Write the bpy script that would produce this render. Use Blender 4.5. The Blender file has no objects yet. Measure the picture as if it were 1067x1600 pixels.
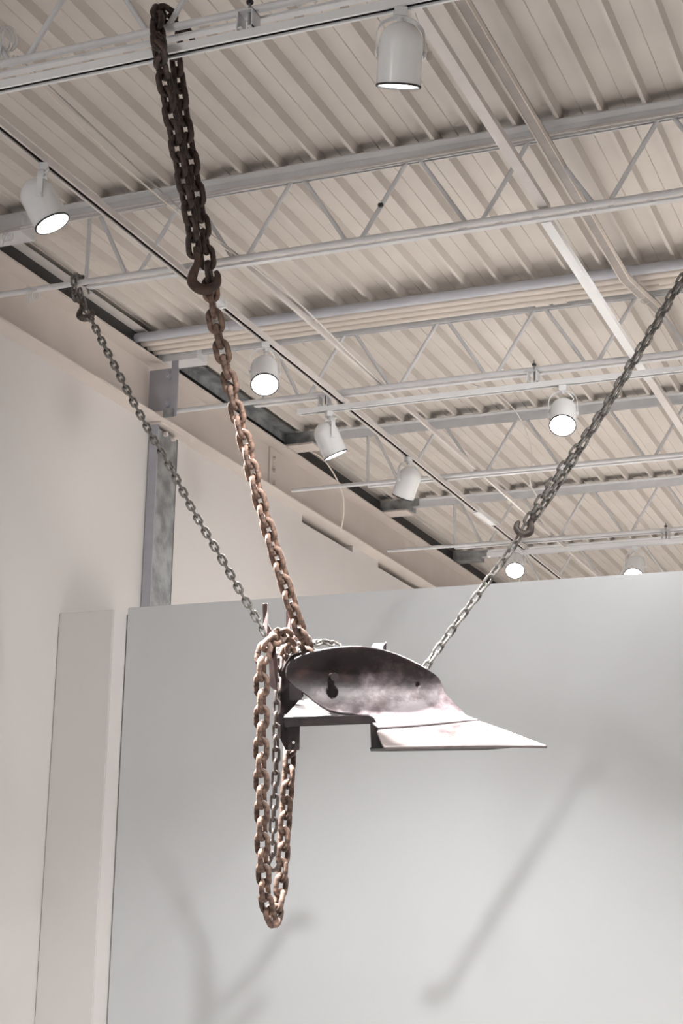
import bpy, bmesh, math, random
from mathutils import Vector, Matrix
random.seed(7)
PI = math.pi
C = bpy.context.scene.collection
sc = bpy.context.scene

# ------------------------------------------------------------------ camera
CZ = 1.5                                   # camera height above the floor
FPX = 2528.8
_p, _r, _y = math.radians(14.687), math.radians(0.958), math.radians(22.229)
fwd = Vector((-math.sin(_y)*math.cos(_p), math.cos(_y)*math.cos(_p), math.sin(_p)))
rt0 = Vector((math.cos(_y), math.sin(_y), 0)); up0 = rt0.cross(fwd)
right = math.cos(_r)*rt0 + math.sin(_r)*up0
up = -math.sin(_r)*rt0 + math.cos(_r)*up0
cd = bpy.data.cameras.new('camera'); cam = bpy.data.objects.new('camera', cd); C.objects.link(cam)
cam.matrix_world = Matrix(((right.x, up.x, -fwd.x, 0), (right.y, up.y, -fwd.y, 0), (right.z, up.z, -fwd.z, CZ), (0, 0, 0, 1)))
cd.sensor_fit = 'VERTICAL'; cd.sensor_height = 24; cd.lens = 24*FPX/1600; cd.clip_start = 0.05; cd.clip_end = 200
sc.camera = cam

# ------------------------------------------------------------------ colour management and world
sc.view_settings.view_transform = 'Standard'; sc.view_settings.look = 'None'
sc.view_settings.gamma = 1; sc.view_settings.use_curve_mapping = False
sc.view_settings.exposure = 0.5
w = bpy.data.worlds.new('world'); sc.world = w; w.use_nodes = True
w.node_tree.nodes['Background'].inputs[0].default_value = (0.9, 0.95, 1, 1)
w.node_tree.nodes['Background'].inputs[1].default_value = 0.03

# ------------------------------------------------------------------ unseen lights outside the view, some added as fill
def area(name, loc, target, sx, sy, power, col=(1, 1, 1)):
    l = bpy.data.lights.new(name, 'AREA'); l.shape = 'RECTANGLE'; l.size = sx; l.size_y = sy; l.energy = power; l.color = col
    o = bpy.data.objects.new(name, l); C.objects.link(o); o.location = loc
    o.rotation_euler = (Vector(target)-Vector(loc)).to_track_quat('-Z', 'Y').to_euler(); return o
def spot(name, loc, target, power, deg, blend=0.6, rad=0.05, col=(1, 1, 1)):
    l = bpy.data.lights.new(name, 'SPOT'); l.energy = power; l.spot_size = math.radians(deg); l.spot_blend = blend
    l.shadow_soft_size = rad; l.color = col
    o = bpy.data.objects.new(name, l); C.objects.link(o); o.location = loc
    o.rotation_euler = (Vector(target)-Vector(loc)).to_track_quat('-Z', 'Y').to_euler(); return o
WARM = (1.0, 0.985, 0.975)
area('rear_fill', (-1.0, -4.6, CZ+0.1), (-1.6, 6, CZ+1.2), 6.5, 2.2, 30, (0.95, 0.97, 1.0))  # unseen fill panel added behind the camera to brighten the room
area('doorway_light', (-3.45, -1.5, CZ+0.95), (-2.0, 4.6, CZ+0.2), 0.45, 0.45, 36, WARM)
spot('unseen_spot', (0.35, 3.55, CZ+2.15), (-3.9, 5.9, CZ-0.1), 62, 60, 0.9, 0.05, WARM)
spot('unseen_spot', (1.0, 3.4, CZ+2.15), (-0.3, 6.0, CZ-0.2), 60, 100, 1.0, 0.3, WARM)  # unseen wash spot added to brighten the panel
spot('unseen_spot', (2.4, 3.4, CZ+2.15), (0.6, 6.0, CZ-0.5), 85, 100, 1.0, 0.3, WARM)  # second unseen spot added to wash the panel's right side
spot('unseen_spot', (-0.4, 5.4, CZ+2.15), (-3.7, 7.0, CZ+0.9), 80, 90, 1.0, 0.3, WARM)  # unseen wash spot added to brighten the left wall
for x, y, e in ((2.9, 4.0, 300), (-1.0, 8.6, 900), (2.0, 9.5, 700), (-2.4, 11.0, 650), (2.6, 7.0, 500)):  # unseen spots added to bounce light off the floor onto the deck
    spot('unseen_spot', (x, y, CZ+2.1), (x, y+0.01, 0), e, 120, 0.9, 0.2, WARM)

# ------------------------------------------------------------------ helpers
def ray(px, py):
    return right*((px-533.5)/FPX) + up*((800-py)/FPX) + fwd
def atz(px, py, Z):
    v = ray(px, py)*Z; return Vector((v.x, v.y, v.z+CZ))
def aty(px, py, Y):
    v = ray(px, py); v = v*(Y/v.y); return Vector((v.x, v.y, v.z+CZ))

def mat(name, col, rough=0.5, metal=0.0, col2=None, scale=20, rough2=None, bump=0.0, bscale=60, detail=4, stretch=(1, 1, 1), spec=0.5, lo=0.35, hi=0.65):
    m = bpy.data.materials.new(name); m.use_nodes = True; nt = m.node_tree; b = nt.nodes['Principled BSDF']
    b.inputs['Base Color'].default_value = (*col, 1); b.inputs['Roughness'].default_value = rough; b.inputs['Metallic'].default_value = metal
    b.inputs['Specular IOR Level'].default_value = spec
    tc = nt.nodes.new('ShaderNodeTexCoord'); mp = nt.nodes.new('ShaderNodeMapping'); mp.inputs['Scale'].default_value = stretch
    nt.links.new(tc.outputs['Object'], mp.inputs['Vector'])
    if col2:
        n = nt.nodes.new('ShaderNodeTexNoise'); n.inputs['Scale'].default_value = scale; n.inputs['Detail'].default_value = detail
        nt.links.new(mp.outputs[0], n.inputs['Vector'])
        r = nt.nodes.new('ShaderNodeValToRGB'); r.color_ramp.elements[0].position = lo; r.color_ramp.elements[1].position = hi
        r.color_ramp.elements[0].color = (*col, 1); r.color_ramp.elements[1].color = (*col2, 1)
        nt.links.new(n.outputs['Fac'], r.inputs[0]); nt.links.new(r.outputs[0], b.inputs['Base Color'])
        if rough2 is not None:
            q = nt.nodes.new('ShaderNodeMapRange'); q.inputs[1].default_value = lo; q.inputs[2].default_value = hi
            q.inputs[3].default_value = rough; q.inputs[4].default_value = rough2
            nt.links.new(n.outputs['Fac'], q.inputs[0]); nt.links.new(q.outputs[0], b.inputs['Roughness'])
    if bump:
        n = nt.nodes.new('ShaderNodeTexNoise'); n.inputs['Scale'].default_value = bscale; n.inputs['Detail'].default_value = 3
        nt.links.new(mp.outputs[0], n.inputs['Vector'])
        bp = nt.nodes.new('ShaderNodeBump'); bp.inputs['Strength'].default_value = bump; bp.inputs['Distance'].default_value = 0.004
        nt.links.new(n.outputs['Fac'], bp.inputs['Height']); nt.links.new(bp.outputs[0], b.inputs['Normal'])
    return m
def emis(name, col, s):
    m = bpy.data.materials.new(name); m.use_nodes = True; b = m.node_tree.nodes['Principled BSDF']
    b.inputs['Base Color'].default_value = (0.9, 0.9, 0.9, 1); b.inputs['Emission Color'].default_value = (*col, 1); b.inputs['Emission Strength'].default_value = s
    return m
M = {}
M['panel'] = mat('panel_paint', (0.515, 0.53, 0.542), 0.7, col2=(0.53, 0.545, 0.557), scale=2)
M['wall'] = mat('warm_white_paint', (0.62, 0.597, 0.583), 0.75, col2=(0.635, 0.61, 0.596), scale=2)
M['floor'] = mat('polished_concrete', (0.50, 0.47, 0.44), 0.5, col2=(0.56, 0.53, 0.50), scale=3)
M['deck'] = mat('deck_paint', (0.59, 0.545, 0.505), 0.42, col2=(0.63, 0.585, 0.545), scale=4)
M['joist'] = mat('joist_paint', (0.63, 0.635, 0.65), 0.4, col2=(0.70, 0.70, 0.71), scale=12, bump=0.3, bscale=90)
M['beam'] = mat('beam_paint', (0.61, 0.55, 0.51), 0.5, col2=(0.64, 0.58, 0.54), scale=5)
M['conduit'] = mat('conduit_paint', (0.70, 0.63, 0.57), 0.45, col2=(0.74, 0.67, 0.61), scale=8)
M['grey_conduit'] = mat('grey_conduit_paint', (0.50, 0.51, 0.56), 0.4, col2=(0.54, 0.55, 0.6), scale=8)
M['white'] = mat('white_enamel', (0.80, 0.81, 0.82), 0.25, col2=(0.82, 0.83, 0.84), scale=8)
M['strap'] = mat('bridging_paint', (0.62, 0.58, 0.56), 0.45, col2=(0.68, 0.64, 0.62), scale=10)
M['race'] = mat('raceway_paint', (0.30, 0.27, 0.25), 0.35, col2=(0.36, 0.325, 0.30), scale=10)
M['slot'] = mat('track_slot_and_hole_shade', (0.012, 0.010, 0.010), 0.9, col2=(0.018, 0.015, 0.014), scale=10, spec=0.05)  # track slots; also paints the dark seen through the moldboard holes
M['galv'] = mat('galvanized_steel', (0.22, 0.23, 0.24), 0.38, 0.7, col2=(0.42, 0.44, 0.45), scale=14, rough2=0.5)
M['greyplate'] = mat('grey_primer_plate', (0.36, 0.36, 0.40), 0.5, 0.1, col2=(0.40, 0.40, 0.44), scale=6, stretch=(0.2, 0.2, 3))
M['rust'] = mat('rusted_chain_iron', (0.038, 0.021, 0.016), 0.6, 0.05, col2=(0.235, 0.15, 0.112), scale=42, rough2=0.85, bump=0.5, bscale=160)
M['shaded'] = mat('shade_darkened_chain_iron', (0.022, 0.015, 0.013), 0.38, 0.3, col2=(0.075, 0.048, 0.038), scale=40, rough2=0.6, bump=0.4, bscale=150)  # rust iron darkened to paint the shade on the upper links
M['steel'] = mat('tarnished_steel_chain', (0.075, 0.069, 0.062), 0.30, 0.55, col2=(0.33, 0.315, 0.295), scale=50, rough2=0.5, bump=0.3, bscale=150)
M['darksteel'] = mat('dark_chain_iron', (0.07, 0.06, 0.055), 0.4, 0.7, col2=(0.15, 0.12, 0.11), scale=60, rough2=0.6)
M['hook'] = mat('rusty_hook_iron', (0.04, 0.024, 0.018), 0.6, 0.2, col2=(0.09, 0.052, 0.038), scale=40, rough2=0.8, bump=0.5)
M['bar'] = mat('bar_iron', (0.10, 0.075, 0.075), 0.5, 0.5, col2=(0.2, 0.14, 0.13), scale=16, rough2=0.7, bump=0.3)
M['darkbar'] = mat('dark_frame_iron', (0.012, 0.010, 0.011), 0.5, 0.2, col2=(0.035, 0.026, 0.027), scale=14, rough2=0.6)  # dark iron; near black also paints the unlit frame underside
M['lip'] = mat('lit_frame_steel', (0.36, 0.34, 0.34), 0.4, 0.4, col2=(0.55, 0.53, 0.53), scale=20)  # pale copy of the frame iron, paints the light on its lit faces
M['black'] = mat('black_trim_and_gap_shade', (0.02, 0.02, 0.022), 0.5, col2=(0.03, 0.03, 0.03), scale=10)  # black trim; also paints shade in the gaps beyond the beam
M['lens'] = emis('lit_lamp_lens', (1, 0.98, 0.95), 40)
M['lensdim'] = emis('lit_lamp_lens_edge', (1, 0.98, 0.95), 6)
# plough steel: shading painted in, dark at top and left, pale below; brown rust blooms
def plough_mat(name, pale, lo_z, hi_z):
    m = bpy.data.materials.new(name); m.use_nodes = True; nt = m.node_tree; b = nt.nodes['Principled BSDF']; N = nt.nodes.new; L = nt.links.new
    geo = N('ShaderNodeTexCoord'); sep = N('ShaderNodeSeparateXYZ'); L(geo.outputs['Object'], sep.inputs[0])
    n1 = N('ShaderNodeTexNoise'); n1.inputs['Scale'].default_value = 9; n1.inputs['Detail'].default_value = 7; n1.inputs['Roughness'].default_value = 0.6; L(geo.outputs['Object'], n1.inputs['Vector'])
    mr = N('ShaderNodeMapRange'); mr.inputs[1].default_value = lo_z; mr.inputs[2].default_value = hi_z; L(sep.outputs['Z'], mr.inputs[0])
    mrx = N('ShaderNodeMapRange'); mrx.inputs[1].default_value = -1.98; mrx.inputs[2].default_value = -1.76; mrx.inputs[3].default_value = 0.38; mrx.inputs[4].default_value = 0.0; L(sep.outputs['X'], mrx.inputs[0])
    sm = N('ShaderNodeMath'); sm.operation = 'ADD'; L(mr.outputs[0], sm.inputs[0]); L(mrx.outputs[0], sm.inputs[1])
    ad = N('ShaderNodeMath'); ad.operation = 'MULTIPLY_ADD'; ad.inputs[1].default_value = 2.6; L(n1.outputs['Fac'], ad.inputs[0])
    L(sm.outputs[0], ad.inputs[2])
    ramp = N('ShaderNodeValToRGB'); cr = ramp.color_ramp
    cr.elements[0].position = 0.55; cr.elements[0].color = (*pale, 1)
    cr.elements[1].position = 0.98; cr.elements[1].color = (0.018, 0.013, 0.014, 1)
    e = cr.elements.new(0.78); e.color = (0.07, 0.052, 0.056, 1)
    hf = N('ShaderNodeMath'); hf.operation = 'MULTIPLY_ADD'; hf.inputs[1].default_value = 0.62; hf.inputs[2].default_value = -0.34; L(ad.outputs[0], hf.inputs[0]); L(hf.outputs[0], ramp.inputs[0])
    n2 = N('ShaderNodeTexNoise'); n2.inputs['Scale'].default_value = 13; n2.inputs['Detail'].default_value = 5; L(geo.outputs['Object'], n2.inputs['Vector'])
    r2 = N('ShaderNodeValToRGB'); r2.color_ramp.elements[0].position = 0.56; r2.color_ramp.elements[1].position = 0.74
    r2.color_ramp.elements[0].color = (0, 0, 0, 1); r2.color_ramp.elements[1].color = (0.65, 0.65, 0.65, 1); L(n2.outputs['Fac'], r2.inputs[0])
    mx = N('ShaderNodeMix'); mx.data_type = 'RGBA'; L(r2.outputs[0], mx.inputs[0]); L(ramp.outputs[0], mx.inputs[6]); mx.inputs[7].default_value = (0.06, 0.034, 0.03, 1)
    L(mx.outputs[2], b.inputs['Base Color'])
    b.inputs['Metallic'].default_value = 0.15; b.inputs['Roughness'].default_value = 0.46; b.inputs['Specular IOR Level'].default_value = 0.35
    bp = N('ShaderNodeBump'); bp.inputs['Strength'].default_value = 0.25; bp.inputs['Distance'].default_value = 0.004
    n3 = N('ShaderNodeTexNoise'); n3.inputs['Scale'].default_value = 55; L(geo.outputs['Object'], n3.inputs['Vector']); L(n3.outputs['Fac'], bp.inputs['Height']); L(bp.outputs[0], b.inputs['Normal'])
    return m
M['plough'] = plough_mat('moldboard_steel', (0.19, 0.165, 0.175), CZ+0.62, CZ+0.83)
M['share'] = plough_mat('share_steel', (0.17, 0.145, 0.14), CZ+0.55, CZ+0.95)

def build(name, bm, m, parent=None, smooth=False, mesh_only=False):
    bmesh.ops.recalc_face_normals(bm, faces=bm.faces)
    me = bpy.data.meshes.new(name); bm.to_mesh(me); bm.free()
    me.materials.append(M[m] if isinstance(m, str) else m)
    if smooth:
        me.polygons.foreach_set('use_smooth', [True]*len(me.polygons))
        me.set_sharp_from_angle(angle=math.radians(40))
    if mesh_only: return me
    o = bpy.data.objects.new(name, me); C.objects.link(o)
    if parent:
        o.parent = parent; o.matrix_parent_inverse = Matrix.LocRotScale(parent.location, parent.rotation_euler, None).inverted()
    return o
def tag(o, label, cat, group=None):
    o['label'] = label; o['category'] = cat
    if group: o['group'] = group
    return o
def thing(name, loc, label, cat, group=None):
    o = bpy.data.objects.new(name, None); C.objects.link(o); o.location = loc; o.empty_display_size = 0.1
    return tag(o, label, cat, group)
def struct(o): o['kind'] = 'structure'; return o
def box(bm, x0, x1, y0, y1, z0, z1, bev=0.0):
    vs = [bm.verts.new(p) for p in ((x0, y0, z0), (x1, y0, z0), (x1, y1, z0), (x0, y1, z0), (x0, y0, z1), (x1, y0, z1), (x1, y1, z1), (x0, y1, z1))]
    fs = [bm.faces.new([vs[i] for i in q]) for q in ((0, 3, 2, 1), (4, 5, 6, 7), (0, 1, 5, 4), (1, 2, 6, 5), (2, 3, 7, 6), (3, 0, 4, 7))]
    if bev:
        es = list({e for f in fs for e in f.edges}); bmesh.ops.bevel(bm, geom=es, offset=bev, segments=2, affect='EDGES')
    return vs
def newbox(*a, bev=0.0):
    bm = bmesh.new(); box(bm, *a, bev=bev); return bm
def frame_of(t):
    t = t.normalized(); a = Vector((0, 0, 1)) if abs(t.z) < 0.9 else Vector((1, 0, 0))
    u = a.cross(t).normalized(); return t, u, t.cross(u)
def tube(bm, pts, r, n=10, cap=True, closed=False, sq=None):
    pts = [Vector(p) for p in pts]; k = len(pts); rs = r if isinstance(r, (list, tuple)) else [r]*k
    rings = []; prev = None
    for i, p in enumerate(pts):
        if closed: t = pts[(i+1) % k]-pts[i-1]
        else: t = pts[min(i+1, k-1)]-pts[max(i-1, 0)]
        t.normalize()
        if prev is None: _, u, v = frame_of(t)
        else:
            u = (prev-t*prev.dot(t)).normalized(); v = t.cross(u)
        prev = u
        su, sv = sq if sq else (1, 1)
        rings.append([bm.verts.new(p+u*(rs[i]*su*math.cos(2*PI*j/n))+v*(rs[i]*sv*math.sin(2*PI*j/n))) for j in range(n)])
    m = k if closed else k-1
    for i in range(m):
        A, B = rings[i], rings[(i+1) % k]
        for j in range(n): bm.faces.new((A[j], A[(j+1) % n], B[(j+1) % n], B[j]))
    if cap and not closed:
        bm.faces.new(rings[0][::-1]); bm.faces.new(rings[-1])
def rod(a, b, r, n=10):
    bm = bmesh.new(); tube(bm, [a, b], r, n); return bm
def lathe(bm, prof, n=32, mtx=None, cap0=False, cap1=False):
    rings = []
    for r, z in prof: rings.append([bm.verts.new((r*math.cos(2*PI*j/n), r*math.sin(2*PI*j/n), z)) for j in range(n)])
    for A, B in zip(rings, rings[1:]):
        for j in range(n): bm.faces.new((A[j], A[(j+1) % n], B[(j+1) % n], B[j]))
    if cap0: bm.faces.new(rings[0][::-1])
    if cap1: bm.faces.new(rings[-1])
    if mtx: bmesh.ops.transform(bm, matrix=mtx, verts=[v for R in rings for v in R])
def prism(bm, pts, d):
    """closed polygon pts (3D) pushed along vector d"""
    d = Vector(d); a = [bm.verts.new(p) for p in pts]; b = [bm.verts.new(Vector(p)+d) for p in pts]; n = len(pts)
    bm.faces.new(a); bm.faces.new(b[::-1])
    for i in range(n): bm.faces.new((a[i], b[i], b[(i+1) % n], a[(i+1) % n]))
def catmull(P, n=12):
    P = [Vector(p) for p in P]; Q = [2*P[0]-P[1]]+P+[2*P[-1]-P[-2]]; out = []
    for i in range(1, len(Q)-2):
        a, b, c, d = Q[i-1:i+3]
        for k in range(n):
            t = k/n; out.append(0.5*((2*b)+(c-a)*t+(2*a-5*b+4*c-d)*t*t+(3*b-a-3*c+d)*t**3))
    out.append(P[-1]); return out

# ------------------------------------------------------------------ room shell
Z1_ = CZ+2.684
ZB = CZ+2.770          # underside of the deck ribs
struct(build('floor', newbox(-5, 4.6, -5, 15, -0.1, 0), 'floor'))
# gallery partition behind the sculpture
struct(build('wall_gallery_partition', newbox(-3.438, 3.2, 6.0, 6.14, 0, CZ+1.354, bev=0.002), 'panel'))
struct(build('wall_left_return', newbox(-3.711, -3.443, 5.89, 6.4, 0, CZ+1.326, bev=0.004), 'wall'))
struct(build('gap_shade_filler', newbox(-4.9, -3.652, -5, 15, Z1_+0.002, ZB-0.001), 'black'))  # added black filler painting the shade in the gap above the beam
# left wall under the beam, notched where dark gaps show under the beam
bm = bmesh.new(); ztop = CZ+2.402; WS = (8.47, 9.28, 9.74, 10.85)
for y0, y1, z1 in ((-5, WS[0], ztop), (WS[0], WS[1], ztop-0.045), (WS[1], WS[2], ztop), (WS[2], WS[3], ztop-0.045), (WS[3], 15, ztop)):
    box(bm, -3.82, -3.712, y0, y1, 0, z1)
struct(build('wall_left', bm, 'wall'))
struct(build('wall_left_outer', newbox(-5.1, -5.0, -5, 15, 0, CZ+2.9), 'black'))  # black paints the dark space behind the beam and wall gaps
struct(build('wall_right', newbox(4.6, 4.7, -5, 15, 0, CZ+2.9), 'wall'))
struct(build('wall_far', newbox(-5, 4.6, 15, 15.1, 0, CZ+2.9), 'wall'))
struct(build('wall_rear', newbox(-5, 4.6, -5.1, -5, 0, CZ+2.9), 'wall'))
# ribbed steel roof deck: narrow ribs every 152 mm, one shallow stiffening groove in each pan
bm = bmesh.new(); prof = []; PITCH = 0.1524; D = 0.038
x = -1.2635-PITCH*26
while x < 4.7:
    c = x+0.007; 
    prof += [(x, 0), (x+0.013, 0), (x+0.021, D), (x+0.0785, D), (x+0.081, D-0.004), (x+0.0835, D), (x+PITCH-0.008, D)]
    x += PITCH
lo = [bm.verts.new((px, -5, ZB+pz)) for px, pz in prof]; hi = [bm.verts.new((px, 15, ZB+pz)) for px, pz in prof]
for i in range(len(prof)-1): bm.faces.new((lo[i], lo[i+1], hi[i+1], hi[i]))
o = struct(build('ceiling', bm, 'deck'))
md = o.modifiers.new('thickness', 'SOLIDIFY'); md.thickness = 0.0015; md.offset = 1
struct(build('ceiling_roof_insulation', newbox(-5.1, 4.7, -5.1, 15.1, ZB+0.045, ZB+0.12), 'black'))

# ------------------------------------------------------------------ main beam at the left wall, with stiffener, splice and column
XF, XW, Z0, Z1 = -3.617, -3.700, CZ+2.400, CZ+2.684
beam = thing('steel_beam', (-3.70, 5, Z0), 'long cream painted steel I-beam running along the top of the left wall', 'beam')
bm = bmesh.new()
box(bm, XW-0.083, XF, -4.9, 14.9, Z0, Z0+0.010, 0.002); build('bottom_flange', bm, 'beam', beam)
build('top_flange', newbox(XW-0.083, XF, -4.9, 14.9, Z1-0.010, Z1, bev=0.002), 'beam', beam)
build('web_plate', newbox(XW-0.004, XW, -4.9, 14.9, Z0+0.009, Z1-0.009), 'beam', beam)
sp_ = build('splice_plate', newbox(-3.702, -3.69, 7.95, 8.06, Z0+0.01, Z1-0.012, bev=0.002), 'beam', beam)
for zz in (0.07, 0.14, 0.21):
    bm = bmesh.new(); tube(bm, [(-3.695, 8.0, Z0+zz), (-3.672, 8.0, Z0+zz)], 0.014, 6); build('bolt', bm, 'beam', sp_, True)
for yj in (8.06, 9.62):
    build('bearing_plate', newbox(-3.64, -3.46, yj-0.04, yj+0.10, Z1+0.001, Z1+0.012), 'beam', beam)
st = thing('stiffener_plate', (-3.61, 6.55, Z0), 'grey bolted bracket plate on the beam above the steel column', 'bracket')
build('plate', newbox(-3.690, -3.535, 6.535, 6.547, Z0+0.035, Z0+0.245, bev=0.001), 'greyplate', st)
build('angle_leg', newbox(-3.568, -3.532, 6.531, 6.5349, Z0-0.004, Z0+0.28, bev=0.001), 'greyplate', st)
build('foot_tab', newbox(-3.600, -3.545, 6.520, 6.534, Z0-0.006, Z0+0.034, bev=0.001), 'galv', st)
for zz in (0.065, 0.205):
    bm = bmesh.new(); tube(bm, [(-3.585, 6.536, Z0+zz), (-3.585, 6.508, Z0+zz)], 0.013, 6); build('bolt', bm, 'greyplate', st, True)
    bm = bmesh.new(); tube(bm, [(-3.585, 6.535, Z0+zz), (-3.585, 6.522, Z0+zz)], 0.019, 16); build('washer', bm, 'greyplate', st, True)
col = thing('steel_column', (-3.68, 6.7, 0), 'galvanized steel channel column rising behind the grey wall, under the beam', 'column')
build('web_face', newbox(-3.672, -3.664, 6.60, 6.805, 0, Z0-0.03, bev=0.001), 'galv', col)
build('flange', newbox(-3.709, -3.660, 6.592, 6.60, 0, Z0-0.002, bev=0.001), 'greyplate', col)
build('flange', newbox(-3.709, -3.664, 6.797, 6.805, 0, Z0-0.03, bev=0.001), 'galv', col)
build('cap_plate', newbox(-3.709, -3.640, 6.585, 6.815, Z0-0.012, Z0-0.001), 'beam', col)
for yy in (6.66, 6.74):
    bm = bmesh.new(); tube(bm, [(-3.672, yy, Z0-0.045), (-3.645, yy, Z0-0.045)], 0.012, 6); build('bolt', bm, 'beam', col, True)
# closure angles between the joist seats, hard against the deck
for y0, y1, m, x1, lab in ((5.12, 6.48, 'strap', -3.60, 'painted edge angle under the deck between the second and third joists'),
                       (6.66, 8.03, 'galv', -3.57, 'bare galvanized edge angle under the deck behind the grey bracket'),):
    t = thing('edge_angle', (x1, (y0+y1)/2, ZB), lab, 'steel angle')
    build('horizontal_leg', newbox(x1-0.07, x1, y0, y1, ZB-0.008, ZB-0.003), m, t)
    build('vertical_leg', newbox(x1-0.07, x1-0.066, y0, y1, ZB-0.055, ZB-0.004), m, t)

# ------------------------------------------------------------------ open web joists
def joist(Y, b0, label, k0, k1, x_left=-3.60, seat='joist', foot=True):
    j = thing('bar_joist', (0, Y, CZ+2.42), label, 'joist', 'open web steel joists under the deck')
    ze = ZB-0.002
    for s in (-1, 1):       # pair of angles
        bm = bmesh.new()
        y0, y1 = sorted((Y+s*0.006, Y+s*0.052))
        box(bm, x_left, 4.5, y0, y1, ze-0.005, ze)
        y0, y1 = sorted((Y+s*0.006, Y+s*0.011))
        box(bm, x_left, 4.5, y0, y1, ze-0.048, ze-0.005)
        build('top_chord', bm, 'joist', j)
    zb = CZ+2.440
    bm = bmesh.new(); tube(bm, [(-3.61, Y-0.019, zb), (4.5, Y-0.019, zb)], 0.0115, 12); build('bottom_chord', bm, 'joist', j, True)
    build('bottom_chord', newbox(-3.16, 4.5, Y+0.008, Y+0.034, zb-0.012, zb-0.004, bev=0.001), 'joist', j)
    S = 0.4575; zt = ze-0.045
    for k in range(k0, k1):
        xb = b0+S*k
        for dx, xt in ((-0.022, xb-S/2+0.028), (0.022, xb+S/2-0.028)):
            if k == k0 and dx < 0: xt = xb-0.16 if foot else xt
            build('web_bar', rod((xb+dx, Y-0.001, zb), (xt, Y-0.001, zt), 0.0085), 'joist', j, True)
    if foot:
        xb = b0+S*k0
        build('web_bar', rod((xb-0.205, Y-0.001, zb), (xb-0.205, Y-0.001, zt), 0.0085), 'joist', j, True)
    build('seat', newbox(x_left-0.07, x_left+0.16, Y-0.055, Y+0.055, Z1+0.013 if seat == 'galv' else Z1+0.001, ze-0.006, bev=0.002), seat, j)
    if seat == 'galv':
        build('unpainted_end', newbox(x_left-0.05, x_left+0.22, Y-0.058, Y-0.053, ze-0.05, ze-0.001), 'galv', j)
    return j
joist(3.553, -1.12, 'nearest open web joist, at the top left, carrying the thick rusty chain', -4, 5)
joist(5.055, -1.12, 'second joist from the camera, carrying the thin left chain', -4, 5)
joist(6.60, -1.068, 'third joist from the camera, with pipes running alongside its top', -4, 5)
joist(8.10, -1.12, 'fourth joist from the camera, with pale unlit top chord', -4, 5, seat='galv')
joist(9.66, -1.12, 'fifth joist from the camera, last one seen whole', -4, 5, seat='galv')
joist(11.18, -1.12, 'farthest joist, only its top edge shows above the track', -4, 5, seat='galv')

# conduits alongside the third joist
for i, (y, r, m, lab) in enumerate(((6.318, 0.022, 'grey_conduit', 'grey painted conduit, first of four beside the third joist'),
                         (6.385, 0.021, 'conduit', 'cream conduit directly behind the grey one'),
                         (6.447, 0.021, 'conduit', 'cream conduit, third of four beside the joist'),
                         (6.508, 0.021, 'conduit', 'cream conduit closest to the third joist top chord'))):
    c = thing('conduit', (0, y, ZB-0.03), lab, 'conduit', 'conduits beside the third joist')
    build('pipe', rod((-4.6, y, ZB-0.038), (4.5, y, ZB-0.038), r, 16), m, c, True)
    for xx in ((-3.12,) if i == 0 else (-1.72, -1.64) if i == 3 else (-1.16,) if i == 2 else ()):
        build('coupling', rod((xx-0.03, y, ZB-0.038), (xx+0.03, y, ZB-0.038), r+0.006, 16), m, c, True)
# raceway running away from the camera, crossing under the conduits
rw = thing('raceway', (-1.27, 5, CZ+2.6), 'brownish square raceway running away at upper right, dipping below the conduits', 'raceway')
RW = [(-1.265, 0.5, 2.60), (-1.265, 6.10, 2.60), (-1.245, 6.32, 2.615), (-1.235, 6.50, 2.64), (-1.235, 6.75, 2.68), (-1.235, 9.0, 2.69), (-1.235, 14, 2.69)]
def ribbon_box(bm, P, w, h):
    rings = [[bm.verts.new((x+dx, y, CZ+z+dz)) for dx, dz in ((-w/2, 0), (w/2, 0), (w/2, h), (-w/2, h))] for x, y, z in P]
    for A, B in zip(rings, rings[1:]):
        for j in range(4): bm.faces.new((A[j], A[(j+1) % 4], B[(j+1) % 4], B[j]))
    bm.faces.new(rings[0][::-1]); bm.faces.new(rings[-1])
bm = bmesh.new(); ribbon_box(bm, RW, 0.034, 0.030); build('duct_body', bm, 'race', rw)
for s in (-1, 1):
    bm = bmesh.new(); ribbon_box(bm, [(x+s*0.0175, y, z-0.003) for x, y, z in RW], 0.003, 0.022); build('side_lip', bm, 'conduit', rw)
for yy, zz in ((6.2, 2.607), (6.35, 2.62), (6.44, 2.632)):
    q = [(-1.25+0.022*math.cos(a), yy, CZ+zz+0.015+0.022*math.sin(a)) for a in [2*PI*i/16 for i in range(16)]]
    bm = bmesh.new(); tube(bm, q, 0.002, 6, closed=True); build('tie_wire', bm, 'strap', rw, True)
# bridging angles tying the bottom chords
def angle_bar(x, y0, y1, z, w, m, lab, name='bridging_angle'):
    t = thing(name, (x, (y0+y1)/2, CZ+z), lab, 'bridging')
    build('flat_leg', newbox(x-w/2, x+w/2, y0, y1, CZ+z, CZ+z+0.004), m, t)
    build('upright_leg', newbox(x+w/2-0.004, x+w/2, y0, y1, CZ+z+0.0041, CZ+z+0.024), m, t)
angle_bar(-1.322, 3.58, 5.07, 2.458, 0.036, 'strap', 'flat pale bridging angle between the first and second joists, upper right')
angle_bar(-1.330, 5.10, 6.86, 2.430, 0.036, 'white', 'brighter white bridging angle beyond the second joist')
angle_bar(-1.338, 6.872, 14, 2.452, 0.036, 'strap', 'pale bridging angle continuing from its lap joint behind the third joist')
angle_bar(-2.520, 5.09, 14, 2.458, 0.012, 'strap', 'slim bridging angle beside the long track, left half of the ceiling')
def wire(name, P, r, m, lab, n=8):
    bm = bmesh.new(); tube(bm, catmull(P), r, n); o = build(name, bm, m, None, True); return tag(o, lab, 'cable')
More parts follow.
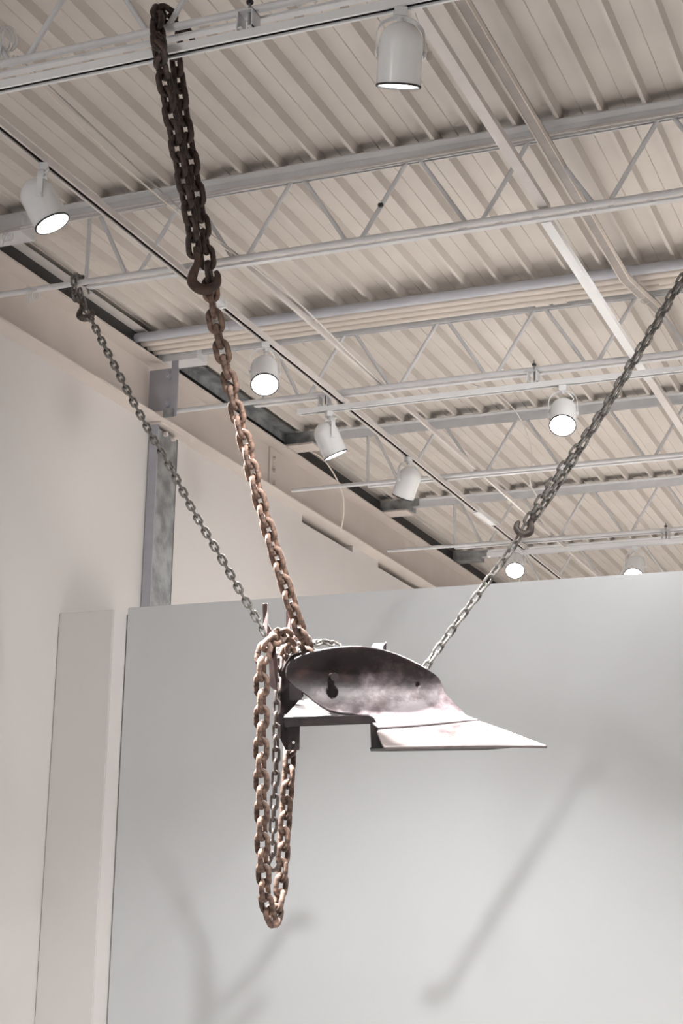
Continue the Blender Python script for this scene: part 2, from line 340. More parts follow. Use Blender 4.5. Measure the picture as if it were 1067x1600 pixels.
wire('cable', [(-2.53, 3.6, CZ+2.50), (-2.515, 4.0, CZ+2.475), (-2.51, 4.6, CZ+2.452), (-2.50, 5.05, CZ+2.462)], 0.0028, 'race', 'brown cable slung from the first to the second joist, beside the thick chain')
wire('cable', [(-2.545, 3.6, CZ+2.505), (-2.54, 4.1, CZ+2.46), (-2.525, 4.6, CZ+2.445), (-2.515, 5.05, CZ+2.462)], 0.0028, 'conduit', 'pale cable slung close beside the brown one')
wire('cable', [(-2.50, 5.06, CZ+2.465), (-2.49, 5.6, CZ+2.475), (-2.50, 6.2, CZ+2.465), (-2.505, 6.62, CZ+2.462)], 0.0035, 'strap', 'white cable along the bridging angle between second and third joists')
wire('cable', [(-2.40, 7.5, ZB-0.01), (-2.28, 7.7, ZB-0.03), (-2.22, 7.9, ZB-0.10), (-2.20, 8.06, CZ+2.52), (-2.25, 8.2, CZ+2.40), (-2.26, 8.4, CZ+2.36)], 0.003, 'strap', 'loose white cable drooping over the fourth joist')
wire('cable', [(-3.56, 8.12, Z1+0.02), (-3.50, 8.3, Z1-0.02), (-3.48, 8.5, CZ+2.55), (-3.52, 8.65, CZ+2.45), (-3.60, 8.8, CZ+2.37)], 0.004, 'conduit', 'cream cable dropping in front of the beam past the bolted splice')
wire('cable', [(-3.59, 5.0, ZB-0.075), (-3.2, 5.0, ZB-0.060), (-2.2, 5.0, ZB-0.058), (-0.9, 5.0, ZB-0.052), (1, 5.0, ZB-0.055)], 0.0035, 'strap', 'thin white wire strung along the lower edge of the second top chord')
wire('cable', [(-3.59, 4.997, ZB-0.085), (-2.6, 4.997, ZB-0.074), (-1.7, 4.997, ZB-0.064), (-0.9, 4.997, ZB-0.062), (1, 4.997, ZB-0.063)], 0.0035, 'strap', 'lowest thin wire below the second top chord')
# wire ties
def tie(P, lab, s=1.0):
    bm = bmesh.new(); c = Vector(P)
    for k in range(3):
        q = [c+Vector((0.012*k-0.012+0.006*math.sin(a), 0.022*s*math.cos(a), 0.022*s*math.sin(a))) for a in [2*PI*i/14 for i in range(14)]]
        tube(bm, q, 0.0022, 6, closed=True)
    tube(bm, [c+Vector((0, -0.02, -0.01)), c+Vector((-0.004, -0.022, -0.055*s))], 0.0022, 6)
    tube(bm, [c+Vector((0, -0.02, 0.01)), c+Vector((-0.02, -0.022, 0.035*s))], 0.0022, 6)
    o = build('wire_tie', bm, 'joist', None, True); tag(o, lab, 'wire tie')
tie((aty(52, 461, 5.035)), 'twisted wire tie on the bottom chord left of the thin chain')
tie((aty(12, 370, 5.0)), 'wire tie at the left end of the second top chord', 0.8)
tie((aty(10, 62, 3.56)), 'big wire knot on the web at the top left corner', 1.6)

# ------------------------------------------------------------------ lighting tracks
def track(axis, a, b, other, z, lab, ends=True, m='white'):
    """z = underside"""
    W, H = 0.017, 0.024
    def bx(bm, u0, u1, v0, v1, z0, z1):
        if axis == 'x': box(bm, u0, u1, other+v0, other+v1, z0, z1)
        else: box(bm, other+v0, other+v1, u0, u1, z0, z1)
    o = thing('light_track', ((a+b)/2, other, CZ+z) if axis == 'x' else (other, (a+b)/2, CZ+z), lab, 'lighting track')
    bm = bmesh.new(); bx(bm, a, b, -W, W, CZ+z+0.018, CZ+z+H)
    for s in (-1, 1):
        v = sorted((s*W, s*(W-0.008))); bx(bm, a, b, v[0], v[1], CZ+z, CZ+z+0.018)
    build('rail', bm, m, o)
    bm = bmesh.new(); bx(bm, a+0.004, b-0.004, -W+0.0082, W-0.0082, CZ+z+0.006, CZ+z+0.0178); build('slot', bm, 'slot', o)
    if ends:
        for e in (a, b):
            bm = bmesh.new(); bx(bm, e-0.002, e+0.012 if e == a else e+0.002, -W-0.001, W+0.001, CZ+z-0.001, CZ+z+H+0.001); build('end_cap', bm, 'white', o)
    return o
track('x', -4.2, 4.4, 3.535, 2.352, 'near lighting track crossing the top left corner under the first joist')
track('x', -2.915, 4.4, 6.585, 2.352, 'lighting track under the third joist, its open end left of centre')
track('x', -2.93, 4.4, 9.645, 2.352, 'far lighting track just above the grey wall top')
track('y', 1.5, 5.20, -2.700, 2.384, 'long track running away from the upper left edge to the second joist', m='strap')
track('y', 5.33, 8.70, -2.700, 2.384, 'middle length of the long diagonal track, past the thick chain', m='strap')
track('y', 8.95, 13.0, -2.700, 2.384, 'far length of the diagonal track, ending above the grey wall', m='strap')
cn = tag(build('track_connector', newbox(-2.720, -2.680, 8.66, 8.99, CZ+2.380, CZ+2.411, bev=0.002), 'white'), 'white coupler joining two lengths of the diagonal track', 'track connector')
cn = tag(build('track_connector', newbox(-2.717, -2.683, 5.19, 5.34, CZ+2.388, CZ+2.414, bev=0.002), 'joist'), 'grey coupler on the diagonal track at the second joist', 'track connector')
# strut clips hanging the tracks from the chords
def clip(x, y, lab):
    c = thing('strut_clip', (x, y, CZ+2.4), lab, 'hanger clip', 'clips hanging the tracks')
    bm = bmesh.new(); z0, z1 = CZ+2.377, CZ+2.428
    P = [(-0.010, z0), (-0.022, z0), (-0.022, z1), (0.022, z1), (0.022, z0), (0.010, z0)]
    for (xa, za), (xb, zb) in zip(P, P[1:]):
        box(bm, x+min(xa, xb)-0.0015, x+max(xa, xb)+0.0015, y-0.03, y+0.02, min(za, zb)-0.0015, max(za, zb)+0.0015)
    build('channel', bm, 'joist', c)
    build('bolt', rod((x+0.006, y-0.012, z0), (x+0.006, y-0.012, z1+0.05), 0.004), 'galv', c, True)
    build('nut', rod((x+0.006, y-0.012, CZ+2.455), (x+0.006, y-0.012, CZ+2.463), 0.010, 6), 'black', c)
def xat(px, py, Y): return aty(px, py, Y).x
clip(xat(388, 38, 3.53), 3.535, 'steel strut clip on the near track, right of the thick chain')
clip(xat(508, 630, 6.585), 6.585, 'strut clip at the open end of the third joist track')
clip(xat(834, 598, 6.585), 6.585, 'strut clip left of the bright right-hand spotlight')
clip(xat(1040, 845, 9.645), 9.645, 'strut clip on the far track at the right edge')

# ------------------------------------------------------------------ track spotlights
def spotlight(P, th, sdir, lab, lens='lens', power=0, deg=40, cord=True, target=None, s=1.0, blend=0.55):
    """P adapter position under the track; th = angle between the aim and the direction to the camera; sdir = aim on screen"""
    P = Vector(P)
    if True:
        toc = (Vector((0, 0, CZ))-P).normalized()
        sd = (right*sdir[0]-up*sdir[1]); sd = (sd-toc*sd.dot(toc)).normalized()
        aim = (toc*math.cos(math.radians(th))+sd*math.sin(math.radians(th))).normalized()
    o = thing('track_spotlight', P, lab, 'spotlight', 'white track spotlights')
    k = Vector((-aim.y, aim.x, 0)); k = k.normalized() if k.length > 0.15 else Vector((1, 0, 0))
    if k.x < 0: k = -k
    f = Vector((0, 0, 1)).cross(k)
    R, Lb = 0.058*s, 0.165*s
    Rz = Matrix((k, f, Vector((0, 0, 1)))).transposed().to_4x4()
    bm = bmesh.new(); box(bm, -0.017, 0.017, -0.015, 0.015, -0.026, 0.0, 0.002); bmesh.ops.transform(bm, matrix=Matrix.Translation(P)@Rz, verts=bm.verts)
    build('adapter', bm, 'white', o)
    piv = P-Vector((0, 0, 0.026+0.105*s))
    # yoke strap
    bm = bmesh.new(); pts = []; rr = R+0.005; hh = 0.103*s
    for i in range(25):
        a = PI*i/24; pts.append((-(rr)*math.cos(a), 0, hh-0.062*s+0.062*s*math.sin(a)**0.8))
    pts = [(-rr, 0, -0.012)]+pts+[(rr, 0, -0.012)]
    wv = 0.0095*s; tk = 0.0012; rings = []
    for i, p in enumerate(pts):
        p = Vector(p); t = (Vector(pts[min(i+1, len(pts)-1)])-Vector(pts[max(i-1, 0)])).normalized(); nn = Vector((-t.z, 0, t.x))
        rings.append([bm.verts.new(p+Vector((0, sy*wv, 0))+nn*sn*tk) for sy, sn in ((-1, -1), (1, -1), (1, 1), (-1, 1))])
    for A, B in zip(rings, rings[1:]):
        for j in range(4): bm.faces.new((A[j], A[(j+1) % 4], B[(j+1) % 4], B[j]))
    bm.faces.new(rings[0][::-1]); bm.faces.new(rings[-1])
    bmesh.ops.transform(bm, matrix=Matrix.Translation(piv)@Rz, verts=bm.verts); yk_ = build('yoke', bm, 'white', o)
    # swivel nut
    bm = bmesh.new(); tube(bm, [P-Vector((0, 0, 0.026)), P-Vector((0, 0, 0.040))], 0.008, 12); build('swivel', bm, 'joist', o, True)
    # housing: local -Z is the aim; the dome top 0.075 above the pivot
    zc = aim; xk = k; yk = (-zc).cross(xk).normalized(); Rm = Matrix((xk, yk, -zc)).transposed().to_4x4(); T = Matrix.Translation(piv)@Rm
    top = 0.080*s; prof = []
    for i in range(13):
        a = PI/2*i/12; prof.append((max(R*math.sin(a), 0.0005), top-R+R*math.cos(a)))
    bot = top-Lb
    prof += [(R, bot+0.03), (R, bot), (R-0.003, bot), (R-0.003, bot+0.05)]
    bm = bmesh.new(); lathe(bm, prof, 40, T); hs = build('housing', bm, 'white', o, True)
    bm = bmesh.new(); lathe(bm, [(R+0.0012, bot+0.004), (R+0.0016, bot+0.002), (R+0.0012, bot-0.001), (R-0.004, bot-0.001), (R-0.004, bot+0.003)], 40, T); build('trim_ring', bm, 'black', hs, True)
    bm = bmesh.new(); lathe(bm, [(0.001, bot+0.004), (R*0.5, bot+0.0045), (R-0.0035, bot+0.008)], 32, T); build('lens', bm, lens, hs, True)
    for sx in (-1, 1):
        bm = bmesh.new(); tube(bm, [piv+k*sx*(R-0.003), piv+k*sx*(R+0.009)], 0.007*s, 12); build('pivot_screw', bm, 'white', yk_, True)
    if cord:
        a = P-Vector((0, 0, 0.02))+f*0.012+k*0.012; b = T@Vector((0.012, 0.0, top-0.006))
        mid = (a+b)/2+f*0.03+k*0.03
        bm = bmesh.new(); tube(bm, catmull([a, mid, b], 8), 0.0032, 8); build('cord', bm, 'white', o, True)
    if power:
        tgt = piv+aim*3 if target is None else Vector(target)
        sp = spot('spotlight_beam', piv+aim*(-bot+0.012), tgt, power, deg, blend, 0.045, WARM)
        sp.parent = o; sp.matrix_parent_inverse = Matrix.Translation(o.location).inverted()
    return o
Zt, Zd = 2.352, 2.384
def on_x(px, py, y, z=Zt): return Vector((aty(px, py, y).x, y, CZ+z))
spotlight(on_x(626, 14, 3.535), 80, (-0.06, 1), 'white spotlight at top centre, hanging from the near track and aimed down', power=210, deg=84, lens='lensdim')
spotlight((-2.700, 4.03, CZ+Zd), 63, (0.45, 0.89), 'white spotlight at upper left on the diagonal track, tilted toward the plow', power=1500, deg=42, target=(-1.72, 4.52, CZ+0.20), blend=0.3)
spotlight((-2.700, 5.74, CZ+Zd), 36, (0.02, 1), 'glaring spotlight on the diagonal track right of the thick chain', power=330, deg=50, target=(-1.95, 4.75, CZ+0.55))
spotlight(on_x(879, 605, 6.585), 36, (-0.05, 1), 'brightest right-hand spotlight, beside the right chain', power=330, deg=46, target=(-1.55, 4.85, CZ+0.75))
spotlight(on_x(514, 640, 6.585), 82, (0.40, 0.9), 'spotlight near the open track end, turned away to the right', power=60, deg=60)
spotlight((-2.700, 7.50, CZ+Zd), 97, (-0.33, 0.94), 'spotlight in the middle of the ceiling facing down left, its lens hidden', power=60, deg=60)
spotlight((-2.700, 9.46, CZ+Zd), 32, (0, 1), 'distant glaring spotlight behind the right chain, over the wall', power=40, deg=60)
spotlight(on_x(992, 858, 9.645), 40, (-0.2, 1), 'distant lit spotlight at right, just clearing the wall top', power=40, deg=60)
spotlight((-2.700, 10.75, CZ+Zd), 80, (-0.5, 1), 'farthest spotlight, only its yoke rising above the wall', power=40, deg=60)
# clamp and tag near the spotlights
c = aty(597, 323, 5.05)
o = tag(build('cable_clamp', newbox(c.x-0.009, c.x+0.009, c.y-0.022, c.y-0.008, c.z-0.007, c.z+0.007, bev=0.002), 'black'), 'small black clamp on a diagonal web bar of the second joist', 'clamp')
tg = thing('price_tag', tuple(aty(671, 88, 3.60)), 'small cream tag hanging beside the top centre spotlight', 'tag')
c = aty(671, 88, 3.60); build('tag_card', newbox(c.x-0.007, c.x+0.007, c.y-0.001, c.y+0.001, c.z-0.012, c.z+0.012), 'conduit', tg)
build('string', rod((c.x, c.y, c.z+0.012), (c.x-0.03, c.y-0.03, CZ+2.354), 0.0008, 6), 'strap', tg)

# ------------------------------------------------------------------ chains
def link_mesh(p, d, wd, m):
    bm = bmesh.new(); hl, hw = (p+d)/2, (wd-d)/2; pts = []
    for i in range(9):
        a = -PI/2+PI*i/8; pts.append((hl-hw+hw*math.cos(a), hw*math.sin(a), 0))
    for i in range(9):
        a = PI/2+PI*i/8; pts.append((-(hl-hw)+hw*math.cos(a), hw*math.sin(a), 0))
    tube(bm, pts, d/2*0.97, 10, closed=True)
    # forge weld bead on one side
    tube(bm, [(-d*0.18, hw, 0), (d*0.0, hw, 0), (d*0.18, hw, 0)], [d*0.49, d*0.53, d*0.49], 10)
    return build('link', bm, m, None, True, mesh_only=True)
def chain_links(parent, me, P, p, twist=(0.0, 0.0), ref=None, closed=False, jitter=0.08, skip=()):
    pts = catmull(P, 24); L = [0]
    for a, b in zip(pts, pts[1:]): L.append(L[-1]+(b-a).length)
    n = max(1, int(round(L[-1]/p))); out = []
    def at(s):
        s = max(0, min(L[-1], s)); i = 0
        lo_, hi_ = 0, len(L)-1
        while hi_-lo_ > 1:
            m_ = (lo_+hi_)//2
            if L[m_] <= s: lo_ = m_
            else: hi_ = m_
        i = lo_; f_ = (s-L[i])/max(1e-9, L[i+1]-L[i]); return pts[i].lerp(pts[i+1], f_)
    st_ = L[-1]/n; u = None
    for k in range(n):
        a, b = at(k*st_), at((k+1)*st_); c = (a+b)/2; t = (b-a).normalized()
        if u is None:
            r = Vector(ref) if ref else right; u = (r-t*r.dot(t)).normalized()
        else: u = (u-t*u.dot(t)).normalized()
        v = t.cross(u); ang = math.radians(twist[0]+(twist[1]-twist[0])*k/max(1, n-1))+(PI/2 if k % 2 else 0)+random.uniform(-jitter, jitter)
        y = u*math.cos(ang)+v*math.sin(ang); z = t.cross(y)
        if k in skip: continue
        o = bpy.data.objects.new('link', me); C.objects.link(o)
        o.matrix_world = Matrix.Translation(c)@Matrix((t, y, z)).transposed().to_4x4()
        o.parent = parent; o.matrix_parent_inverse = Matrix.Translation(parent.location).inverted()
        out.append(o)
    return n
def grab_hook(parent, eye, down, side, size, m):
    """forged hook: clevis at the eye, shank, round bowl opening towards side"""
    t = Vector(down).normalized(); s = Vector(side); s = (s-t*s.dot(t)).normalized(); n = t.cross(s); E = Vector(eye); z = size
    P = [E, E+t*0.35*z-s*0.05*z, E+t*0.75*z-s*0.28*z, E+t*1.10*z-s*0.38*z, E+t*1.42*z-s*0.12*z, E+t*1.50*z+s*0.25*z, E+t*1.32*z+s*0.62*z, E+t*0.98*z+s*0.72*z, E+t*0.76*z+s*0.66*z]
    R = [0.17, 0.20, 0.27, 0.30, 0.31, 0.29, 0.25, 0.19, 0.12]
    Q = catmull(P, 5); RR = [R[min(i//5, 8)]*(1-(i % 5)/5)+R[min(i//5+1, 8)]*((i % 5)/5) for i in range(len(Q))]
    bm = bmesh.new(); tube(bm, Q, [r*z for r in RR], 14, sq=(0.75, 1.0)); build('hook', bm, m, parent, True)
    bm = bmesh.new()
    for q in (-1, 1): tube(bm, [E-t*0.35*z+n*q*0.20*z, E-t*0.1*z+n*q*0.23*z, E+t*0.15*z+n*q*0.18*z], [0.11*z, 0.13*z, 0.10*z], 10)
    build('clevis', bm, m, parent, True)
    bm = bmesh.new(); tube(bm, [E-n*0.42*z, E+n*0.42*z], 0.09*z, 10); tube(bm, [E+n*0.40*z, E+n*0.50*z], 0.14*z, 6); tube(bm, [E-n*0.50*z, E-n*0.40*z], 0.14*z, 6)
    build('clevis_pin', bm, m, parent, True)

# --- thick rusty chain from the first joist to the plow
def zl(a, Za, b, Zb, q):
    dx, dy = b[0]-a[0], b[1]-a[1]; t = ((q[0]-a[0])*dx+(q[1]-a[1])*dy)/(dx*dx+dy*dy); return 1/((1-t)/Za+t/Zb)
RP, RD, RW_ = 0.0465, 0.0175, 0.0585
me_r = link_mesh(RP, RD, RW_*0.9, 'rust'); me_sh = link_mesh(RP, RD, RW_*0.9, 'shaded')
a1, b1 = (250, 50), (480, 1000)
def p1(x, y, off=0): return atz(x, y, zl(a1, 4.53, b1, 4.93, (x, y))+off)
ch = thing('rusty_chain', tuple(aty(250, 40, 3.55)), 'thick rusty chain from the nearest joist down to the plow, hooked partway', 'chain')
top = aty(250, 40, 3.535)
front = [p1(303, 396, -0.03), p1(299, 350, -0.035), p1(289, 300, -0.035), p1(280, 250, -0.035), p1(270.5, 200, -0.035), p1(261, 150, -0.035), p1(253, 105, -0.04), aty(249.5, 82, 3.465), aty(247, 58, 3.475)]
over = [Vector((top.x, 3.52, CZ+2.492)), Vector((top.x+0.02, 3.58, CZ+2.490)), Vector((top.x+0.045, 3.625, CZ+2.44))]
back = [aty(274, 88, 3.63), p1(279, 125, 0.04), p1(289.5, 200, 0.03), p1(299, 252, 0.03), p1(308, 302, 0.025), p1(316, 352, 0.02), p1(323, 398, 0.01), p1(328, 440), p1(331, 468), p1(336.5, 503), p1(348, 553), p1(360, 601),
        p1(372, 652), p1(386, 700), p1(403, 771), p1(417, 818), p1(430, 863), p1(443.5, 906), p1(457, 948), p1(469, 985, 0.02), p1(479, 1008, 0.06), p1(486, 1030, 0.10)]
chain_links(ch, me_sh, front, RP, (45, 40), ref=right)
chain_links(ch, me_sh, [front[-1]]+over+[back[0]], RP, (45, 45), ref=right)
chain_links(ch, me_sh, back[:8], RP, (45, 10), ref=right)
chain_links(ch, me_r, back[7:], RP, (0, 48), ref=right)
grab_hook(ch, p1(308, 398, -0.03), p1(316, 450)-p1(308, 398), right, 0.068, 'hook')
me_s = link_mesh(0.0322, 0.0093, 0.0300, 'steel')

# --- thin chain on the left, from the second joist
aA, bA = (120, 450), (415, 995)
def pA(x, y, off=0): return atz(x, y, zl(aA, 6.27, bA, 5.45, (x, y))+off)
cA = thing('steel_chain', tuple(pA(120, 452)), 'thin left chain, hooked near its top, running from the second joist to the plow', 'chain')
tA = aty(119, 448, 5.03)
chain_links(cA, me_s, [aty(118, 470, 5.0), Vector((tA.x, 5.005, CZ+2.455)), Vector((tA.x, 5.03, CZ+2.470)), Vector((tA.x+0.01, 5.07, CZ+2.465)), Vector((tA.x+0.02, 5.09, CZ+2.42))], 0.0322, (45, 45))
chain_links(cA, me_s, [pA(117, 458), pA(122, 466), pA(128, 476)], 0.0322, (20, 20))
chain_links(cA, me_s, [pA(124, 452, .02), pA(131, 475, 0.02), pA(136, 490)], 0.0322, (50, 50))
grab_hook(cA, pA(127, 476), pA(133, 498)-pA(127, 476), right, 0.046, 'darksteel')
mainA = [pA(137, 492), pA(144.6, 503), pA(162.4, 539.3), pA(186.2, 585), pA(206, 623.8), pA(244, 692.6), pA(266.7, 731.2), pA(306, 805), pA(342.7, 866.7), pA(374, 921.4), pA(400.4, 965), pA(415, 990), pA(423, 1003)]
chain_links(cA, me_s, mainA, 0.0322, (0, 15))
wrap = [pA(423, 1003), pA(432, 1012, -0.05), pA(445, 1013, -0.10), pA(460, 1008, -0.10), pA(480, 1010, -0.05), pA(500, 1003, 0.0), pA(515, 1005, 0.05), pA(530, 1012, 0.05)]
chain_links(cA, me_s, wrap, 0.0322, (30, 60))
chain_links(cA, me_s, [pA(432, 1004, -0.05), pA(436, 1018, -0.12), pA(452, 1021, -0.14), pA(475, 1016, -0.12), pA(492, 1018, -0.08)], 0.0322, (0, 60))

# --- thin chain on the right, doubled above its hook
aC, bC = (1168, 292), (665, 1045)
def pC(x, y, off=0): return atz(x, y, zl(aC, 5.36, bC, 5.22, (x, y))+off)
cC = thing('steel_chain', tuple(pC(1150, 320)), 'thin right-hand chain rising from behind the plow, doubled above its hook', 'chain')
lowC = [pC(650, 1066, 0.06), pC(668, 1038), pC(678, 1023), pC(697.3, 996.3), pC(716.7, 969), pC(735.5, 944.3), pC(754.4, 918), pC(775, 890), pC(796, 862), pC(812, 838), pC(824, 820)]
chain_links(cC, me_s, lowC, 0.0335, (10, 20))
def dbl(off_px, off, tw):
    Q = [(824, 818), (850, 780), (880, 735), (915, 684), (950, 631), (985, 572), (1019, 516), (1060, 445), (1110, 372), (1160, 304)]
    P = []
    for i, (x, y) in enumerate(Q):
        wv = off_px*math.sin(PI*min(1, (i+0.7)/4.2)) if i < 4 else off_px*0.25
        P.append(pC(x+wv*0.84, y+wv*0.55, off))
    chain_links(cC, me_s, P, 0.0335, tw)
dbl(-4.5, -0.01, (5, 20)); dbl(5.5, 0.014, (45, 80))
e = pC(1160, 304)
chain_links(cC, me_s, [e, Vector((e.x+0.01, 5.0, CZ+2.455)), Vector((e.x+0.02, 5.03, CZ+2.47)), Vector((e.x+0.03, 5.08, CZ+2.44)), e+Vector((0.02, 0.03, -0.02))], 0.0335, (40, 40))
grab_hook(cC, pC(832, 808, -0.02), pC(808, 848)-pC(832, 808), -right*0.8+up*-0.3, 0.043, 'darksteel')

# --- rusty loop hanging from the iron bars
lp = thing('rusty_chain', tuple(atz(425, 1000, 4.95)), 'thick rusty chain hanging in a long loop at the left of the plow', 'chain')
def S(x, y, Z): return atz(x, y, Z)
loop = [S(428, 1000, 4.90), S(414, 1010, 4.86), S(408.5, 1040, 4.85), S(409, 1090, 4.85), S(408, 1180, 4.86), S(409, 1270, 4.87), S(411, 1350, 4.88), S(414, 1395, 4.90), S(419, 1424, 4.92), S(427, 1441, 4.94)]
rise = [S(427, 1441, 4.94), S(433, 1422, 4.97), S(439, 1385, 5.0), S(443, 1320, 5.01), S(448, 1250, 5.02), S(452, 1190, 5.03), S(454, 1140, 5.10), S(448, 1080, 5.16), S(443, 1030, 5.12)]
chain_links(lp, me_r, loop, 0.0475, (78, 90), ref=right)
chain_links(lp, me_r, rise, 0.0475, (40, 62), ref=right)
chain_links(lp, me_r, [S(428, 1001, 4.90), S(436, 990, 4.93), S(450, 996, 4.98), S(456, 1008, 5.06), S(445, 1030, 5.10)], 0.0475, (40, 10), ref=right)
# --- dark short chain in the middle of the loop
me_d = link_mesh(0.0365, 0.0095, 0.0300, 'darksteel')
dc = thing('iron_chain', tuple(S(434, 1060, 5.0)), 'short dark chain ending inside the rusty loop', 'chain')
chain_links(dc, me_d, [S(436, 1030, 5.04), S(434, 1070, 4.99), S(431.5, 1130, 4.965), S(431, 1200, 4.96), S(428, 1260, 4.96), S(425, 1335, 4.96)], 0.0365, (40, 0), ref=right)
grab_hook(dc, S(425, 1336, 4.96), S(422, 1366, 4.96)-S(425, 1336, 4.96), right, 0.030, 'darksteel')

# ------------------------------------------------------------------ the plow
def SP(x, y, Z): return atz(x, y, Z-0.17)
pl = thing('plow', tuple(SP(600, 1100, 5.1)), 'old iron plow with curved moldboard and pointed share, hung in mid-air by chains', 'plow')
def interp(T, x):
    if x <= T[0][0]: return T[0][1]
    for (x0, y0), (x1, y1) in zip(T, T[1:]):
        if x <= x1: return y0+(y1-y0)*(x-x0)/(x1-x0)
    return T[-1][1]
TOP = [(446.5, 1052), (448, 1042), (453, 1034), (462, 1028), (475, 1022.5), (490, 1018.5), (505, 1015), (520, 1012.5), (535, 1011), (550, 1010), (565, 1010.2), (580, 1012), (600, 1016), (620, 1022.5), (640, 1031), (655, 1038.5), (668, 1046), (680, 1054), (686, 1060), (690, 1069), (694.5, 1081), (694.6, 1082.5), (703, 1092), (715, 1105), (728, 1118.5), (742, 1124), (748, 1125)]
BOT = [(446.5, 1053), (449, 1062), (455, 1070), (465, 1078), (476, 1085), (490, 1096), (505, 1106), (515, 1111), (530, 1114.5), (548, 1116), (560, 1119), (572, 1124), (582, 1131), (592, 1138.5), (620, 1137), (660, 1134), (700, 1130), (748, 1125.5)]
def ZM(x, y):
    s = (y-1010)/130.0
    z = 5.10+0.085*math.sin(PI*min(1, max(0, s*0.8+0.12)))-0.13*max(0, s-0.25)**1.3
    z += -0.035*max(0, (530-x)/90)**2+0.0003*(x-600)*0.35
    return z
bm = bmesh.new(); nx, ny = 150, 40; grid = []
xs = [446.6+(747.5-446.6)*(i/nx) for i in range(nx+1)]
xs = sorted(set([446.6+0.35*i*i for i in range(6)]+[x for x in xs if x > 456]))
for x in xs:
    t_, b_ = interp(TOP, x), interp(BOT, x)
    grid.append([bm.verts.new(SP(x, t_+(b_-t_)*j/ny, ZM(x, t_+(b_-t_)*j/ny))) for j in range(ny+1)])
def hole(x, y):
    if ((x-519)/7.6)**2+((y-1082)/9.0)**2 < 1: return True
    if 513.5 < x < 521 and 1061 < y < 1078: return True
    return abs(x-653) < 3.2 and abs(y-1070) < 3.0
for i in range(len(xs)-1):
    for j in range(ny):
        xm = (xs[i]+xs[i+1])/2; t_, b_ = interp(TOP, xm), interp(BOT, xm); ym = t_+(b_-t_)*(j+0.5)/ny
        if hole(xm, ym): continue
        bm.faces.new((grid[i][j], grid[i+1][j], grid[i+1][j+1], grid[i][j+1]))
o = build('moldboard', bm, 'plough', pl, True)
md = o.modifiers.new('thickness', 'SOLIDIFY'); md.thickness = 0.007; md.offset = 0
# share: a long pointed blade, its cutting edge nearest the viewer
bm = bmesh.new(); ST = [(589, 1142), (600, 1139.5), (640, 1137), (690, 1132.5), (745, 1125.6), (757, 1129), (790, 1141), (825, 1154), (855, 1165)]
SB = [(589, 1143), (594, 1155), (599, 1167.5), (640, 1167), (700, 1165.8), (780, 1164.5), (855, 1165.6)]
grid = []
sx = [589+(855-589)*i/70 for i in range(71)]
for x in sx:
    t_, b_ = interp(ST, x), interp(SB, x)
    grid.append([bm.verts.new(SP(x, t_+(b_-t_)*j/10, ZM(min(x, 748), t_)-0.10*(j/10)*((b_-t_)/30.0)-0.0005*max(0, x-748)*0.6-0.004)) for j in range(11)])
for i in range(70):
    for j in range(10): bm.faces.new((grid[i][j], grid[i+1][j], grid[i+1][j+1], grid[i][j+1]))
o = build('share', bm, 'share', pl, True); md = o.modifiers.new('thickness', 'SOLIDIFY'); md.thickness = 0.008; md.offset = 1
# landside runner below the share (its dark underside)
bm = bmesh.new(); prism(bm, [SP(578, 1170, 5.02), SP(600, 1169, 4.99), SP(760, 1167, 4.98), SP(830, 1166, 5.0), SP(760, 1172, 5.06), SP(610, 1174, 5.06), SP(579, 1174, 5.06)], up*0.004); build('landside', bm, 'darkbar', pl)
build('frog_plate', (lambda b: (prism(b, [SP(505, 1045, 5.23), SP(545, 1045, 5.23), SP(545, 1100, 5.23), SP(505, 1100, 5.23)], fwd*0.01), b)[1])(bmesh.new()), 'slot', pl)  # black paints the dark seen through the keyhole
bm = bmesh.new(); prism(bm, [SP(642, 1056, 5.24), SP(662, 1062, 5.24), SP(662, 1084, 5.24), SP(642, 1084, 5.24)], fwd*0.01); build('hole_shade_plate', bm, 'slot', pl)  # added black plate, paints the dark inside the square hole
# frame bar: sloping lit face painted pale, unlit underside painted near black
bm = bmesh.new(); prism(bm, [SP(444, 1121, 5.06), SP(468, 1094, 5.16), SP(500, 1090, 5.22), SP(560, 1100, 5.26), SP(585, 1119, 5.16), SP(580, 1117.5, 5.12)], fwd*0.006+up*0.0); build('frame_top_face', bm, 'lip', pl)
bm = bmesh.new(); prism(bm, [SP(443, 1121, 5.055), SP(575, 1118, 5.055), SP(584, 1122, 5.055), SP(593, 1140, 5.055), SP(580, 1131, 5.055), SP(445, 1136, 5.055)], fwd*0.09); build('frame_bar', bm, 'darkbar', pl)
bm = bmesh.new(); prism(bm, [SP(578.5, 1131, 5.05), SP(590, 1136, 5.05), SP(592, 1150, 5.05), SP(599, 1170, 5.05), SP(580, 1172.5, 5.05)], fwd*0.05); build('rear_bracket', bm, 'darkbar', pl)
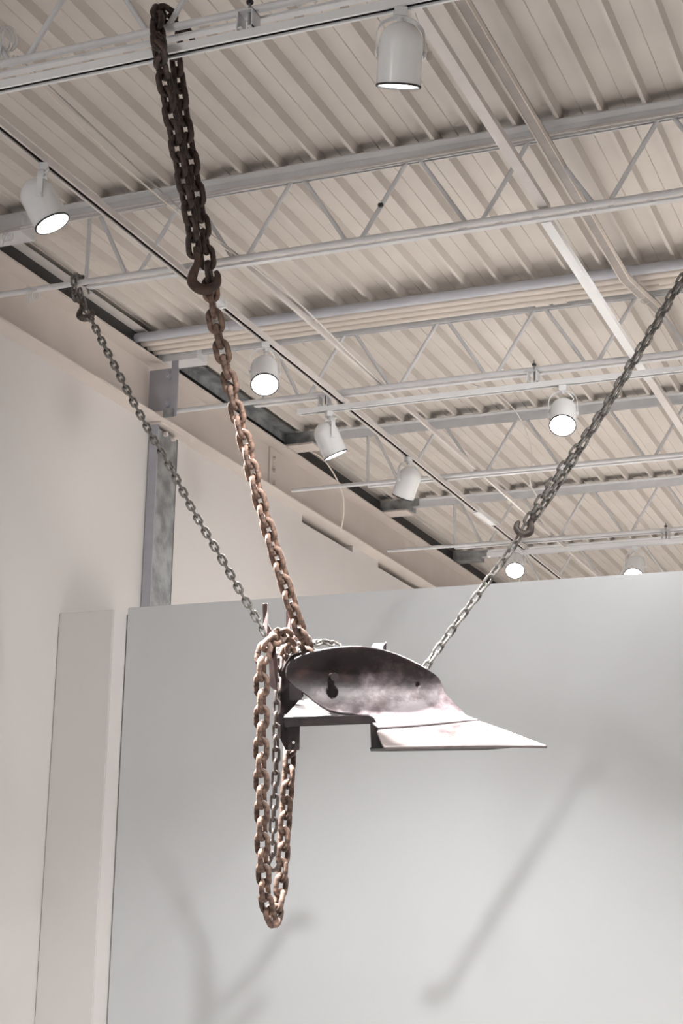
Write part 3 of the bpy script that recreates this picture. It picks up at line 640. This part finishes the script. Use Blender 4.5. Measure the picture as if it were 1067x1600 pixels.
# left hand upright plate, curved
bm = bmesh.new()
LP = [(436, 1150), (434.5, 1120), (434.5, 1075), (438, 1055), (447, 1035), (455, 1024), (470, 1019), (480, 1022), (470, 1035), (472, 1060), (474, 1088), (462, 1102), (444, 1122), (449, 1137), (451, 1172), (446, 1172)]
prism(bm, [SP(x, y, 5.17) for x, y in LP], fwd*0.03); build('upright_plate', bm, 'darkbar', pl)
bm = bmesh.new(); prism(bm, [SP(449, 1136, 5.075), SP(468, 1135, 5.075), SP(467.5, 1172, 5.075), SP(450, 1172.5, 5.075)], fwd*0.05); build('foot_bracket', bm, 'darkbar', pl)
bm = bmesh.new(); tube(bm, [SP(458.5, 1160, 5.078), SP(458.5, 1160, 5.068)], 0.0045, 12); build('rivet', bm, 'lip', pl, True)
bm = bmesh.new(); prism(bm, [SP(452, 1068, 5.12), SP(471, 1080, 5.12), SP(471, 1094, 5.12), SP(452, 1094, 5.12)], fwd*0.02); build('gusset', bm, 'darkbar', pl)
# bright strap seen above the moldboard's left shoulder
bm = bmesh.new(); prism(bm, [SP(455, 1036, 5.20), SP(464, 1024, 5.22), SP(500, 1014, 5.24), SP(500, 1022, 5.22), SP(470, 1032, 5.2)], fwd*0.006); build('top_strap', bm, 'lip', pl)
# bolt through the moldboard
bm = bmesh.new(); zb = ZM(522, 1058); tube(bm, [SP(515, 1055, zb+0.02), SP(519, 1056.5, zb-0.02), SP(522, 1057.5, zb-0.045)], [0.0075, 0.009, 0.009], 16); bo_ = build('bolt', bm, 'bar', pl, True)
bm = bmesh.new(); tube(bm, [SP(522, 1057.5, zb-0.040), SP(523, 1058, zb-0.056)], 0.0125, 18); build('bolt_head', bm, 'darkbar', bo_, True)
# back tab
bm = bmesh.new(); prism(bm, [SP(580, 1012, 5.22), SP(584, 1005.5, 5.26), SP(600, 1005, 5.28), SP(600, 1017, 5.22)], fwd*0.01); build('back_tab', bm, 'lip', pl)
bm = bmesh.new(); prism(bm, [SP(598, 1016, 5.20), SP(599, 1009, 5.20), SP(603.5, 1004, 5.20), SP(603.5, 1019, 5.20)], fwd*0.05); build('back_tab_end', bm, 'darkbar', pl)
# flat iron uprights
bm = bmesh.new(); prism(bm, [SP(410, 943, 5.10), SP(418, 943, 5.10), SP(418.5, 975, 5.10), SP(428, 992, 5.08), SP(434, 1040, 5.06), SP(433, 1079, 5.06), SP(427, 1077, 5.06), SP(421.5, 1072, 5.06), SP(419.5, 1020, 5.06), SP(417, 990, 5.08), SP(411, 975, 5.10)], fwd*0.012); build('flat_iron_upright', bm, 'bar', pl)
bm = bmesh.new(); prism(bm, [SP(447, 955, 5.3), SP(454, 955, 5.3), SP(454.5, 988, 5.3), SP(450, 1040, 5.25), SP(443, 1040, 5.25), SP(447, 988, 5.3)], fwd*0.012); build('flat_iron_upright', bm, 'bar', pl)
